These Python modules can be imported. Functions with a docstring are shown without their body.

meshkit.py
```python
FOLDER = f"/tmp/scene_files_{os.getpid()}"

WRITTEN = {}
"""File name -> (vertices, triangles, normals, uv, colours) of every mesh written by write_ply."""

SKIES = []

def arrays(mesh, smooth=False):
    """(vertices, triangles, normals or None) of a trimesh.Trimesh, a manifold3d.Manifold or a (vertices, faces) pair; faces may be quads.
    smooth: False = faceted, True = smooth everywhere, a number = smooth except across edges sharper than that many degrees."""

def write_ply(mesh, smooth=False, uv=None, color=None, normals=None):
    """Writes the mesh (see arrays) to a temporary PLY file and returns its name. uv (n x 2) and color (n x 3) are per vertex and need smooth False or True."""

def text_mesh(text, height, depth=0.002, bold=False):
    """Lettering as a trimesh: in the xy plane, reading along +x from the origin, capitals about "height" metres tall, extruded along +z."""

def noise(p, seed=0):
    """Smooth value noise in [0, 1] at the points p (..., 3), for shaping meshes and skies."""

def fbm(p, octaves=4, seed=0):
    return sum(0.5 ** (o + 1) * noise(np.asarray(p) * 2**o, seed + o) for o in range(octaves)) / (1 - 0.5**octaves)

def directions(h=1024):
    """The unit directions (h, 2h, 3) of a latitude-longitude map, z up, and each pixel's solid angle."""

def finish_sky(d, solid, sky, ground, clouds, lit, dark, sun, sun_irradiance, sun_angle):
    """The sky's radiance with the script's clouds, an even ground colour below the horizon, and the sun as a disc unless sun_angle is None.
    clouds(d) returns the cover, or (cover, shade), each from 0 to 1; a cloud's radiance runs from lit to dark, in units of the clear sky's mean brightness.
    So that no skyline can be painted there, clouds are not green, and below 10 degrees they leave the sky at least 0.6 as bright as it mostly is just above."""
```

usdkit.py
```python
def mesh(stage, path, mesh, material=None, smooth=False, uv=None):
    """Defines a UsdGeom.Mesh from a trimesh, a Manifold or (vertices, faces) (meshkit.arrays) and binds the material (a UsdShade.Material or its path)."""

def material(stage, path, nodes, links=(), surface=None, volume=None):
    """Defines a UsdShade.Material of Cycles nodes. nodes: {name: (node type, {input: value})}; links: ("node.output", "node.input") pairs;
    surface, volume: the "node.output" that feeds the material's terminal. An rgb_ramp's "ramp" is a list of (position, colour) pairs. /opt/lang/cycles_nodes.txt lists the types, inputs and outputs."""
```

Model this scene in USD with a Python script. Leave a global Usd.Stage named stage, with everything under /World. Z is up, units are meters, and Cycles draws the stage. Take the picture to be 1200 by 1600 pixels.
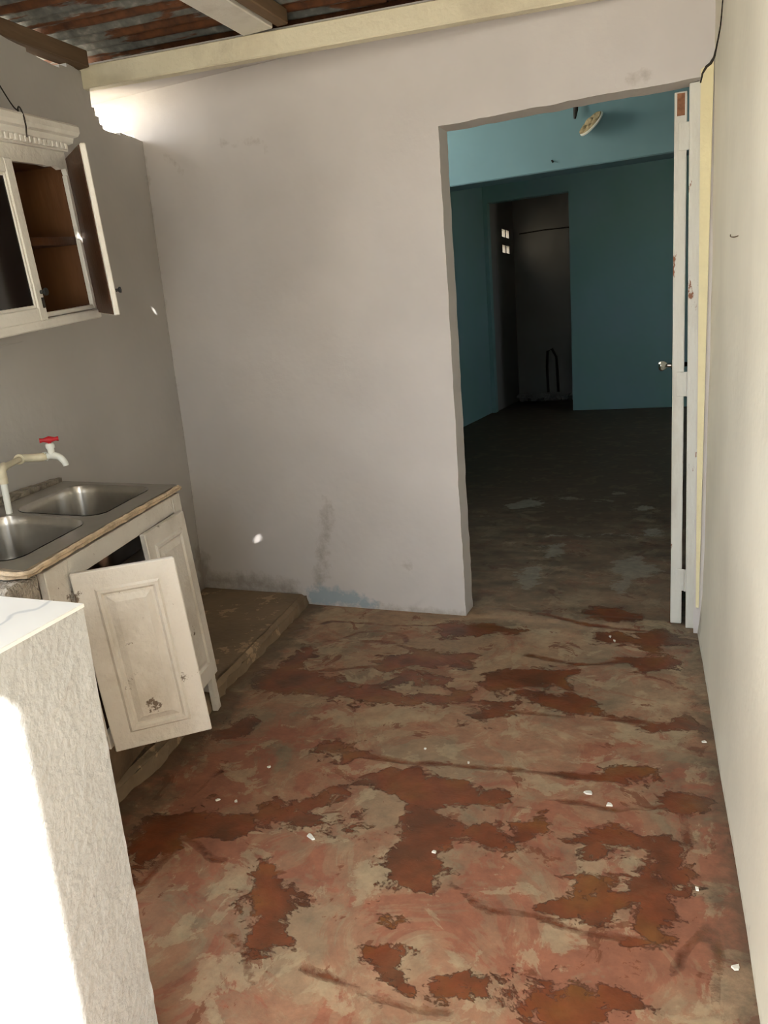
import math, numpy as np, trimesh, shapely, usdkit, meshkit
from shapely.geometry import Polygon, LineString
from pxr import Usd, UsdGeom, UsdLux, UsdShade, Gf, Sdf, Vt

stage = Usd.Stage.CreateInMemory()
UsdGeom.SetStageUpAxis(stage, UsdGeom.Tokens.z); UsdGeom.SetStageMetersPerUnit(stage, 1.0)
W = UsdGeom.Xform.Define(stage, '/World'); stage.SetDefaultPrim(W.GetPrim())
rng = np.random.default_rng(7)

# ------------------------------------------------------------------ camera (phone held at 1.38 m, tilted down and rolled a little)
EXPOSURE = -0.22
CAM_R = np.array([[0.9188, 0.0196, -0.3942], [0.3867, -0.2440, 0.8893], [-0.0788, -0.9696, -0.2317]])   # columns: right, image-down, forward
cam = UsdGeom.Camera.Define(stage, '/World/camera')
r_, d_, f_ = CAM_R[:, 0], CAM_R[:, 1], CAM_R[:, 2]
cam.AddTransformOp().Set(Gf.Matrix4d(*[*r_, 0, *(-d_), 0, *(-f_), 0, 0, 0, 1.38, 1]))
cam.CreateHorizontalApertureAttr(36.0); cam.CreateVerticalApertureAttr(48.0); cam.CreateFocalLengthAttr(36.0)
cam.CreateClippingRangeAttr(Gf.Vec2f(0.05, 1000.0)); cam.CreateExposureAttr(EXPOSURE)

# ------------------------------------------------------------------ daylight: sky and sun
SKY, SUN = 2.8, 18.0
dome = UsdLux.DomeLight.Define(stage, '/World/sky_light')
dome.CreateIntensityAttr(SKY); dome.CreateColorAttr(Gf.Vec3f(0.90, 0.96, 1.0))
sun = UsdLux.DistantLight.Define(stage, '/World/sun_light')
sun.CreateIntensityAttr(SUN); sun.CreateColorAttr(Gf.Vec3f(1.0, 0.96, 0.90)); sun.CreateAngleAttr(0.53); sun.CreateNormalizeAttr(True)
SUN_D = np.array([-0.62, 0.785, -0.839]); SUN_D /= np.linalg.norm(SUN_D)
_z = -SUN_D; _x = np.cross([0, 0, 1.0], _z); _x /= np.linalg.norm(_x); _y = np.cross(_z, _x)
sun.AddTransformOp().Set(Gf.Matrix4d(*[*_x, 0, *_y, 0, *_z, 0, 0, 0, 6, 1]))

OPEN_X0, OPEN_X1, OPEN_Z = -.80, .19, 2.43      # the outer doorway behind the viewer
WIN = (.5, 2.2, 2.2, 3.1)                          # high window in the inner room's near left wall: along, along, sill, head
WIN2 = (5.5, 6.5, 1.5, 2.4)                       # window in the inner room's right wall
BAY = (2.45, 3.85)                                # open bay over the half wall, in the left wall beside the viewer
RIGHT_DOOR = math.radians(38)

# ------------------------------------------------------------------ helpers
USED = {}
def numbered(parent, name):
    k = (parent, name); n = USED.get(k, 0); USED[k] = n + 1
    return f'{parent}/{name}' if n == 0 else f'{parent}/{name}_{n:03d}'
def tag(p, label=None, cat=None, group=None, kind=None):
    p = p.GetPrim() if hasattr(p, 'GetPrim') else p
    for k, v in (('label', label), ('category', cat), ('group', group), ('kind', kind)):
        if v: p.SetCustomDataByKey(k, v)
    return p
def thing(name, label, cat, M=None, kind=None, group=None):
    x = UsdGeom.Xform.Define(stage, numbered('/World', name))
    if M is not None: x.AddTransformOp().Set(Gf.Matrix4d(*np.asarray(M, float).T.ravel()))
    tag(x, label, cat, group, kind); return str(x.GetPath())
def obj(name, mesh, mat, parent='/World', smooth=30, label=None, cat=None, group=None, kind=None, pv=None):
    if isinstance(mesh, list): mesh = trimesh.util.concatenate(mesh)
    path = numbered(parent, name)
    m = usdkit.mesh(stage, path, mesh, MAT[mat], smooth=smooth)
    if pv:
        at = np.arange(len(mesh.vertices))
        if smooth not in (True, False):   # a smoothing angle splits vertices: carry the values over
            from scipy.spatial import cKDTree
            at = cKDTree(mesh.vertices).query(np.array(m.GetPointsAttr().Get()))[1]
        for k, v in pv.items():
            v = np.asarray(v)[at]
            UsdGeom.PrimvarsAPI(m).CreatePrimvar(k, Sdf.ValueTypeNames.FloatArray, 'vertex').Set(Vt.FloatArray.FromNumpy(np.asarray(v, np.float32)))
    tag(m, label, cat, group, kind); return path
def frame(o, x, y, z):
    M = np.eye(4); M[:3, 0], M[:3, 1], M[:3, 2], M[:3, 3] = x, y, z, o; return M
def hull(p): return trimesh.convex.convex_hull(np.asarray(p, float))
def bx(x0, x1, y0, y1, z0, z1, c=0.002):
    """box with chamfered edges"""
    c = min(c, (x1-x0)*.3, (y1-y0)*.3, (z1-z0)*.3); P = []
    for i, X in enumerate((x0, x1)):
        for j, Y in enumerate((y0, y1)):
            for k, Z in enumerate((z0, z1)):
                sx, sy, sz = (1-2*i)*c, (1-2*j)*c, (1-2*k)*c
                P += [(X+sx, Y+sy, Z), (X+sx, Y, Z+sz), (X, Y+sy, Z+sz)]
    return hull(P)
def loft8(a, b):
    """hexahedron between two quads"""
    return hull(list(a) + list(b))
def prism(poly, h0, h1, axis='z'):
    m = trimesh.creation.extrude_polygon(poly, h1-h0, engine='earcut'); m.apply_translation([0, 0, h0])
    if axis == 'y':   # (x, y, h) -> (x, h, y)
        m.vertices = m.vertices[:, [0, 2, 1]]; m.invert()
    if axis == 'x':   # (a, b, h) -> (h, a, b)
        m.vertices = m.vertices[:, [2, 0, 1]]
    return m
def tube(pts, r, n=14, cap=True):
    pts = np.asarray(pts, float); k = len(pts); r = np.broadcast_to(r, k)
    T = np.gradient(pts, axis=0); T /= np.linalg.norm(T, axis=1)[:, None]
    ref = np.array([0, 0, 1.0]) if abs(T[0] @ [0, 0, 1]) < .9 else np.array([1.0, 0, 0])
    N = ref - T[0]*(ref @ T[0]); N /= np.linalg.norm(N); V = []
    a = np.arange(n)/n*2*np.pi
    for i in range(k):
        N = N - T[i]*(N @ T[i]); N /= np.linalg.norm(N); B = np.cross(T[i], N)
        V.append(pts[i] + r[i]*(np.cos(a)[:, None]*N + np.sin(a)[:, None]*B))
    V = np.vstack(V); F = []
    for i in range(k-1):
        for j in range(n):
            p, q = i*n+j, i*n+(j+1) % n
            F += [(p, q, q+n), (p, q+n, p+n)]
    if cap:
        V = np.vstack([V, pts[0], pts[-1]]); c0, c1 = k*n, k*n+1
        F += [(c0, (j+1) % n, j) for j in range(n)] + [(c1, (k-1)*n+j, (k-1)*n+(j+1) % n) for j in range(n)]
    return trimesh.Trimesh(V, F, process=False)
def smooth_path(pts, n=24):
    from scipy.interpolate import CubicSpline
    pts = np.asarray(pts, float); t = np.r_[0, np.cumsum(np.linalg.norm(np.diff(pts, axis=0), axis=1))]
    return CubicSpline(t, pts)(np.linspace(0, t[-1], n))
def lathe(prof, n=28, M=None):
    m = trimesh.creation.revolve(np.asarray(prof, float), sections=n)
    if M is not None: m.apply_transform(M)
    return m
def align(o, d):
    d = np.asarray(d, float)/np.linalg.norm(d); a = np.array([0, 0, 1.0]) if abs(d[2]) < .9 else np.array([1.0, 0, 0])
    x = np.cross(a, d); x /= np.linalg.norm(x); return frame(o, x, np.cross(d, x), d)
def slab_grid(us, vs, keep, P0, du, dn, thick, jit=0.0, bump=0.0, seed=0, warp=None):
    """a wall: cells of the grid us x vs kept where keep() says so, given thickness along -dn. Returns mesh, (u, v) of every vertex, and front flags"""
    us, vs = np.asarray(us, float), np.asarray(vs, float); nu, nv = len(us), len(vs)
    cu, cv = np.meshgrid((us[1:]+us[:-1])/2, (vs[1:]+vs[:-1])/2, indexing='ij')
    K = keep(cu, cv); U, V = np.meshgrid(us, vs, indexing='ij')
    Kp = np.pad(K, 1)
    full = Kp[1:, 1:] & Kp[:-1, 1:] & Kp[1:, :-1] & Kp[:-1, :-1]; any_ = Kp[1:, 1:] | Kp[:-1, 1:] | Kp[1:, :-1] | Kp[:-1, :-1]
    edge = any_ & ~full
    edge[0, :] = edge[-1, :] = False; edge[:, 0] = edge[:, -1] = False
    g = np.random.default_rng(seed)
    q = np.stack([U*14, V*14, np.full_like(U, seed*3.1)], -1)
    Uj = U + edge*jit*(meshkit.fbm(q, 3, seed)-.5)*2; Vj = V + edge*jit*(meshkit.fbm(q+9.7, 3, seed+5)-.5)*2
    off = bump*(meshkit.fbm(np.stack([U*1.3, V*1.3, 0*U+seed], -1), 4, seed+2)-.5)*2
    if warp is not None: off = off + warp(U, V)
    P0, du, dn = map(lambda a: np.asarray(a, float), (P0, du, dn)); up = np.array([0, 0, 1.0])
    F_ = P0 + Uj[..., None]*du + Vj[..., None]*up + off[..., None]*dn
    B_ = P0 + Uj[..., None]*du + Vj[..., None]*up - thick*dn
    idx = np.arange(nu*nv).reshape(nu, nv); faces = []
    flip = np.cross(du, up) @ dn < 0
    def quad(a, b, c, d): 
        Q = np.stack([a, b, c, d], 1); return Q[:, ::-1] if flip else Q
    a, b, c, d = idx[:-1, :-1][K], idx[1:, :-1][K], idx[1:, 1:][K], idx[:-1, 1:][K]
    n = nu*nv; Q = [quad(a, b, c, d), quad(a+n, d+n, c+n, b+n)]
    for (sl, i0, i1) in ((Kp[:-2, 1:-1], (0, 0), (0, 1)), (Kp[2:, 1:-1], (1, 1), (1, 0)), (Kp[1:-1, :-2], (1, 0), (0, 0)), (Kp[1:-1, 2:], (0, 1), (1, 1))):
        m = K & ~sl; ii, jj = np.nonzero(m)
        p, r = idx[ii+i0[0], jj+i0[1]], idx[ii+i1[0], jj+i1[1]]
        Q.append(quad(p, r, r+n, p+n))
    Q = np.vstack(Q); T = np.vstack([Q[:, [0, 1, 2]], Q[:, [0, 2, 3]]])
    allV = np.vstack([F_.reshape(-1, 3), B_.reshape(-1, 3)]); uv = np.vstack([np.c_[U.ravel(), V.ravel()]]*2)
    used = np.unique(T); remap = np.full(len(allV), -1); remap[used] = np.arange(len(used))
    return trimesh.Trimesh(allV[used], remap[T], process=False), uv[used], used < n
def sdist(x, y, polys=(), lines=()):
    """signed distance (negative inside) from points to the union of polygons and thick lines"""
    pt = shapely.points(x, y); out = np.full(len(x), 9.0)
    for p in polys:
        P = Polygon(p).buffer(0); d = shapely.distance(P, pt); ins = shapely.contains(P, pt)
        d = np.where(ins, -shapely.distance(P.boundary, pt), d); out = np.minimum(out, d)
    for l, w in lines: out = np.minimum(out, shapely.distance(LineString(l), pt)-w)
    return np.clip(out, -.25, .25)

# ------------------------------------------------------------------ materials
MAT = {}
def M_(name, nodes, links, surf='p.BSDF'):
    MAT[name] = usdkit.material(stage, '/World/Looks/'+name, nodes, links, surface=surf)
def simple(name, col, rough=.6, metal=0., nscale=9., var=.12, bump=.02, bscale=60., spec=.4, stretch=(1, 1, 1)):
    c = np.array(col); lo, hi = np.clip(c*(1-var), 0, 1), np.clip(c*(1+var), 0, 1)
    M_(name, {'g': ('texture_coordinate', {}), 'mp': ('mapping', {'scale': stretch}),
              'n': ('noise_texture', {'scale': nscale, 'detail': 6.0, 'roughness': .6}),
              'r': ('rgb_ramp', {'ramp': [(.3, tuple(lo)), (.7, tuple(hi))]}),
              'n2': ('noise_texture', {'scale': bscale, 'detail': 3.0}), 'b': ('bump', {'strength': 1.0, 'distance': bump*.1}),
              'p': ('principled_bsdf', {'roughness': rough, 'metallic': metal, 'specular_ior_level': spec})},
       [('g.object', 'mp.vector'), ('mp.vector', 'n.vector'), ('n.fac', 'r.fac'), ('r.color', 'p.base_color'), ('mp.vector', 'n2.vector'), ('n2.fac', 'b.height'), ('b.normal', 'p.normal')])
def worn(name, col, under, amount=.36, scale=14., rough=.55, dirt=(.30, .24, .17), stretch=(1, 1, 1), bump=.03, dirtlo=.5):
    """paint worn through to what is under it, with dirty smudges"""
    c = np.array(col)
    M_(name, {'g': ('texture_coordinate', {}), 'mp': ('mapping', {'scale': stretch}),
              'n': ('noise_texture', {'scale': scale, 'detail': 8.0, 'roughness': .68}),
              'r': ('rgb_ramp', {'ramp': [(amount-.015, (1, 1, 1)), (amount+.015, (0, 0, 0))]}),
              'n1': ('noise_texture', {'scale': scale*.35, 'detail': 6.0, 'roughness': .6}),
              'r1': ('rgb_ramp', {'ramp': [(dirtlo, (0, 0, 0)), (dirtlo+.3, (.6, .6, .6))]}),
              'c1': ('mix_color', {'a': tuple(c), 'b': dirt}), 'c2': ('mix_color', {'b': under}),
              'n2': ('noise_texture', {'scale': scale*5, 'detail': 3.0}), 'b': ('bump', {'strength': 1.0, 'distance': bump*.1}),
              'p': ('principled_bsdf', {'roughness': rough, 'specular_ior_level': .4})},
       [('g.object', 'mp.vector'), ('mp.vector', 'n.vector'), ('mp.vector', 'n1.vector'), ('mp.vector', 'n2.vector'), ('n.fac', 'r.fac'), ('n1.fac', 'r1.fac'),
        ('r1.color', 'c1.fac'), ('c1.result', 'c2.a'), ('r.color', 'c2.fac'), ('c2.result', 'p.base_color'), ('n2.fac', 'b.height'), ('b.normal', 'p.normal')])
def plaster(name, col, grime=(.22, .18, .14), extra=(.30, .37, .42), var=.05, rough=.75, nb=.015, bscale=30., tint=None):
    """painted plaster; the meshes' 'grime' and 'patch' attributes are 0.25 minus the signed distance to marks that stay on the wall"""
    c = np.array(col); t = np.array(tint) if tint is not None else c*(1-var*1.6)
    M_(name, {'g': ('geometry', {}), 'n': ('noise_texture', {'scale': 1.7, 'detail': 5.0, 'roughness': .55}),
              'r': ('rgb_ramp', {'ramp': [(.32, tuple(t)), (.68, tuple(np.clip(c*(1+var), 0, 1)))]}),
              'a1': ('attribute', {'attribute': 'grime'}), 'a2': ('attribute', {'attribute': 'patch'}),
              'n1': ('noise_texture', {'scale': 22.0, 'detail': 6.0, 'roughness': .65}), 'm1': ('math', {'math_type': 'multiply_add', 'value2': .14, 'value3': .18}),
              's1': ('math', {'math_type': 'subtract'}), 's2': ('math', {'math_type': 'subtract'}),
              'k1': ('map_range', {'from_min': .03, 'from_max': -.035, 'to_min': 0.0, 'to_max': .62, 'clamp': True}),
              'k2': ('map_range', {'from_min': .015, 'from_max': -.02, 'to_min': 0.0, 'to_max': .9, 'clamp': True}),
              'c1': ('mix_color', {'b': grime}), 'c2': ('mix_color', {'b': extra}),
              'n2': ('noise_texture', {'scale': bscale, 'detail': 4.0}), 'b': ('bump', {'strength': 1.0, 'distance': nb*.1}),
              'p': ('principled_bsdf', {'roughness': rough, 'specular_ior_level': .3})},
       [('g.position', 'n.vector'), ('g.position', 'n1.vector'), ('g.position', 'n2.vector'), ('n.fac', 'r.fac'), ('n1.fac', 'm1.value1'),
        ('m1.value', 's1.value1'), ('a1.fac', 's1.value2'), ('m1.value', 's2.value1'), ('a2.fac', 's2.value2'), ('s1.value', 'k1.value'), ('s2.value', 'k2.value'),
        ('r.color', 'c1.a'), ('k1.result', 'c1.fac'), ('c1.result', 'c2.a'), ('k2.result', 'c2.fac'), ('c2.result', 'p.base_color'),
        ('n2.fac', 'b.height'), ('b.normal', 'p.normal')])

plaster('mauve_plaster', (.575, .545, .53))
plaster('grey_plaster', (.44, .42, .395))
plaster('cream_plaster', (.76, .725, .61), tint=(.69, .655, .545))
plaster('teal_plaster', (.22, .35, .37), tint=(.21, .37, .34))
plaster('pale_blue_plaster', (.22, .38, .44))
plaster('bare_plaster', (.26, .25, .23))
plaster('rough_stucco', (.43, .43, .42), nb=.03, bscale=70.)
worn('white_paint_worn', (.65, .61, .555), (.16, .12, .09), amount=.365, scale=11.)
worn('white_paint_clean', (.70, .67, .61), (.20, .14, .10), amount=.28, scale=10.)
worn('door_paint', (.62, .62, .57), (.24, .10, .05), amount=.37, scale=13., stretch=(1, 1, .35))
worn('cream_paint', (.66, .61, .46), (.22, .15, .10), amount=.30, scale=9.)
simple('yellow_paint', (.74, .67, .42), .6, var=.05)
simple('dark_wood', (.075, .030, .012), .5, nscale=6., var=.35, stretch=(1, 1, .15))
simple('rust_bare', (.22, .10, .05), .8, nscale=30., var=.4)
simple('brown_wood', (.115, .048, .017), .5, nscale=6., var=.35, stretch=(1, 1, .2))
simple('raw_timber', (.12, .075, .042), .8, nscale=9., var=.4, stretch=(1, .12, 1))
simple('plywood_edge', (.54, .42, .29), .8, nscale=20., var=.35, bump=.08)
simple('steel', (.44, .42, .39), .27, metal=1., nscale=30., var=.06, bump=.0)
simple('chrome', (.70, .68, .62), .15, metal=1., var=.02, bump=0.)
simple('black_rubber', (.02, .02, .02), .6)
simple('dark_glass', (.012, .010, .010), .12, spec=.6, bump=0.)
simple('pvc', (.68, .62, .46), .45, var=.08)
simple('pvc_white', (.78, .80, .76), .4, var=.03)
simple('red_plastic', (.50, .02, .03), .4, var=.05)
simple('concrete', (.34, .30, .25), .9, nscale=14., var=.35, bump=.2, bscale=90.)
simple('neighbour_plaster', (.52, .45, .36), .9, nscale=2., var=.1)
worn('step_cement', (.22, .155, .095), (.36, .25, .15), amount=.42, scale=7., rough=.8, dirt=(.10, .07, .045), dirtlo=.42)
simple('mortar', (.30, .265, .215), .9, nscale=20., var=.4, bump=.2)
simple('earth', (.36, .33, .27), .95, nscale=2., var=.2)
simple('flake', (.75, .73, .66), .7, var=.1)
simple('dark_line', (.03, .025, .02), .9)
simple('rust_plate', (.42, .33, .20), .7, nscale=40., var=.4)
# white marbled tile: wandering grey veins
M_('marble_tile', {'g': ('geometry', {}), 'n': ('noise_texture', {'scale': 3.0, 'detail': 5.0, 'roughness': .6}), 'ma': ('mapping', {'rotation': (0, 0, .5)}),
                   'w': ('wave_texture', {'scale': 1.6, 'distortion': 9.0, 'detail': 4.0, 'detail_scale': 1.2, 'detail_roughness': .6}),
                   'r': ('rgb_ramp', {'ramp': [(0.0, (.58, .59, .60)), (.006, (.68, .69, .69)), (.02, (.80, .79, .76)), (1.0, (.82, .81, .78))]}),
                   'p': ('principled_bsdf', {'roughness': .18})},
   [('g.position', 'ma.vector'), ('ma.vector', 'w.vector'), ('w.fac', 'r.fac'), ('r.color', 'p.base_color')])
# galvanised sheet with rust in patches that follow the corrugations
M_('zinc_rust', {'g': ('texture_coordinate', {}), 'mp': ('mapping', {'scale': (1.6, 13.0, 1.0)}),
                 'n': ('noise_texture', {'scale': 1.0, 'detail': 6.0, 'roughness': .6}), 'rm': ('rgb_ramp', {'ramp': [(.475, (0, 0, 0)), (.50, (1, 1, 1))]}),
                 'n3': ('noise_texture', {'scale': 24.0, 'detail': 5.0}), 'rz': ('rgb_ramp', {'ramp': [(.3, (.09, .095, .09)), (.55, (.16, .165, .155)), (.78, (.34, .33, .30))]}),
                 'rr': ('rgb_ramp', {'ramp': [(.3, (.055, .022, .012)), (.7, (.17, .065, .026))]}),
                 'c': ('mix_color', {}), 'p': ('principled_bsdf', {'roughness': .6, 'metallic': 0.1})},
   [('g.object', 'mp.vector'), ('mp.vector', 'n.vector'), ('n.fac', 'rm.fac'), ('g.object', 'n3.vector'), ('n3.fac', 'rz.fac'), ('n3.fac', 'rr.fac'),
    ('rz.color', 'c.a'), ('rr.color', 'c.b'), ('rm.color', 'c.fac'), ('c.result', 'p.base_color')])
# worn painted cement floor: beige screed, pink and peach paint remains, red-brown stains ('stain' = signed distance), grime along the walls
M_('stained_floor', {'g': ('geometry', {}), 'a': ('attribute', {'attribute': 'stain'}), 'ag': ('attribute', {'attribute': 'grime'}), 'ai': ('attribute', {'attribute': 'inner'}), 'ap': ('attribute', {'attribute': 'pink'}),
    'n0': ('noise_texture', {'scale': 2.6, 'detail': 7.0, 'roughness': .62, 'distortion': .6}),
    'r0': ('rgb_ramp', {'ramp': [(.30, (.17, .13, .085)), (.43, (.26, .185, .118)), (.54, (.33, .212, .13)), (.66, (.39, .28, .175))]}),
    'n1': ('noise_texture', {'scale': 4.3, 'detail': 9.0, 'roughness': .7, 'distortion': .9}), 'ad': ('math', {'math_type': 'add'}), 
    'r1': ('rgb_ramp', {'ramp': [(.47, (0, 0, 0)), (.515, (.40, .40, .40)), (.57, (.45, .45, .45)), (.60, (.8, .8, .8))]}), 'cp': ('mix_color', {'b': (.28, .095, .056)}),
    'n5': ('noise_texture', {'scale': 5.5, 'detail': 9.0, 'roughness': .64, 'distortion': .5}), 'r5': ('rgb_ramp', {'ramp': [(.555, (0, 0, 0)), (.575, (.55, .55, .55)), (.70, (.8, .8, .8))]}), 'c5': ('mix_color', {'b': (.39, .30, .19)}),
    'mp': ('mapping', {'scale': (1.0, 1.25, 1.0)}), 'n2': ('noise_texture', {'scale': 7.5, 'detail': 12.0, 'roughness': .76, 'distortion': .25}), 'm2': ('math', {'math_type': 'multiply_add', 'value2': .40, 'value3': -.203}), 's': ('math', {'math_type': 'add'}), 'al': ('attribute', {'attribute': 'line'}), 'sl': ('math', {'math_type': 'multiply_add', 'value2': .16}), 'smn': ('math', {'math_type': 'minimum'}),
    'k': ('map_range', {'from_min': .006, 'from_max': -.006, 'to_min': 0.0, 'to_max': .92, 'clamp': True}),
    'n3': ('noise_texture', {'scale': 6.0, 'detail': 5.0}), 'r3': ('rgb_ramp', {'ramp': [(.35, (.095, .030, .012)), (.5, (.175, .046, .017)), (.66, (.18, .068, .018))]}),
    'c2': ('mix_color', {}),
    'n6': ('noise_texture', {'scale': 6.5, 'detail': 9.0, 'roughness': .70, 'distortion': .7}), 'r6': ('rgb_ramp', {'ramp': [(.60, (0, 0, 0)), (.615, (.75, .75, .75))]}), 'c6': ('mix_color', {'b': (.17, .055, .025)}),
    'apl': ('attribute', {'attribute': 'pale'}), 'spl': ('math', {'math_type': 'add'}), 'kpl': ('map_range', {'from_min': .008, 'from_max': -.012, 'to_min': 0.0, 'to_max': .7, 'clamp': True}), 'cpl': ('mix_color', {'b': (.27, .235, .18)}),
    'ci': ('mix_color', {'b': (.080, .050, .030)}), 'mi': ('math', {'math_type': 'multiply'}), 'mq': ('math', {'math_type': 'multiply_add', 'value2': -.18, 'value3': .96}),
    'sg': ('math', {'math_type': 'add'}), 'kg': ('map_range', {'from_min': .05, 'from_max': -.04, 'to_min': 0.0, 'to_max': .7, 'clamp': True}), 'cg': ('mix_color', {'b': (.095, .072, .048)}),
    'nf': ('noise_texture', {'scale': 16.0, 'detail': 9.0, 'roughness': .72}), 'rf': ('rgb_ramp', {'ramp': [(.3, (.74, .76, .78)), (.7, (1.22, 1.2, 1.18))]}), 'cf': ('mix_color', {'blend_type': 'multiply', 'fac': 1.0}),
    'rk': ('map_range', {'from_min': 0.0, 'from_max': .9, 'to_min': .62, 'to_max': .42, 'clamp': True}),
    'b': ('bump', {'strength': 1.0, 'distance': .004}), 'bh': ('math', {'math_type': 'multiply_add', 'value2': -.6}),
    'p': ('principled_bsdf', {'specular_ior_level': .35})},
   [('g.position', 'n0.vector'), ('n0.fac', 'r0.fac'), ('g.position', 'n1.vector'), ('n1.fac', 'ad.value1'), ('ap.fac', 'ad.value2'), ('ad.value', 'r1.fac'), ('r0.color', 'cp.a'), ('r1.color', 'cp.fac'),
    ('g.position', 'n5.vector'), ('n5.fac', 'r5.fac'), ('cp.result', 'c5.a'), ('r5.color', 'c5.fac'),
    ('g.position', 'n6.vector'), ('n6.fac', 'r6.fac'), ('c5.result', 'c6.a'), ('r6.color', 'c6.fac'),
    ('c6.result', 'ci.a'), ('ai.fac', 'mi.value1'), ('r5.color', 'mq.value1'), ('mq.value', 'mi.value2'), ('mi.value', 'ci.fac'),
    ('g.position', 'mp.vector'), ('mp.vector', 'n2.vector'), ('n2.fac', 'm2.value1'), ('a.fac', 's.value1'), ('m2.value', 's.value2'), ('m2.value', 'sl.value1'), ('al.fac', 'sl.value3'), ('s.value', 'smn.value1'), ('sl.value', 'smn.value2'), ('smn.value', 'k.value'), ('apl.fac', 'spl.value1'), ('m2.value', 'spl.value2'), ('spl.value', 'kpl.value'), ('ci.result', 'cpl.a'), ('kpl.result', 'cpl.fac'),
    ('g.position', 'n3.vector'), ('n3.fac', 'r3.fac'), ('cpl.result', 'c2.a'), ('r3.color', 'c2.b'), ('k.result', 'c2.fac'),
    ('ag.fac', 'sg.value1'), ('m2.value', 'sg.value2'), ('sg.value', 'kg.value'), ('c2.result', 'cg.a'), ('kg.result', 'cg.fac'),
    ('g.position', 'nf.vector'), ('nf.fac', 'rf.fac'), ('cg.result', 'cf.a'), ('rf.color', 'cf.b'), ('cf.result', 'p.base_color'),
    ('k.result', 'rk.value'), ('rk.result', 'p.roughness'), ('k.result', 'bh.value1'), ('n5.fac', 'bh.value3'), ('bh.value', 'b.height'), ('b.normal', 'p.normal')])

# ================================================================== SETTING
D = 3.341                                  # the wall with the doorway
def lx(y): return -2.614 + .16*(3.341-y)   # inner face of the left wall
def rx(y): return .215 - .08*y             # inner face of the right wall
def arange(a, b, s): return np.linspace(a, b, max(2, int(round((b-a)/s))+1))
def marks(sd): return np.clip(.25-sd, 0, .5)

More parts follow.
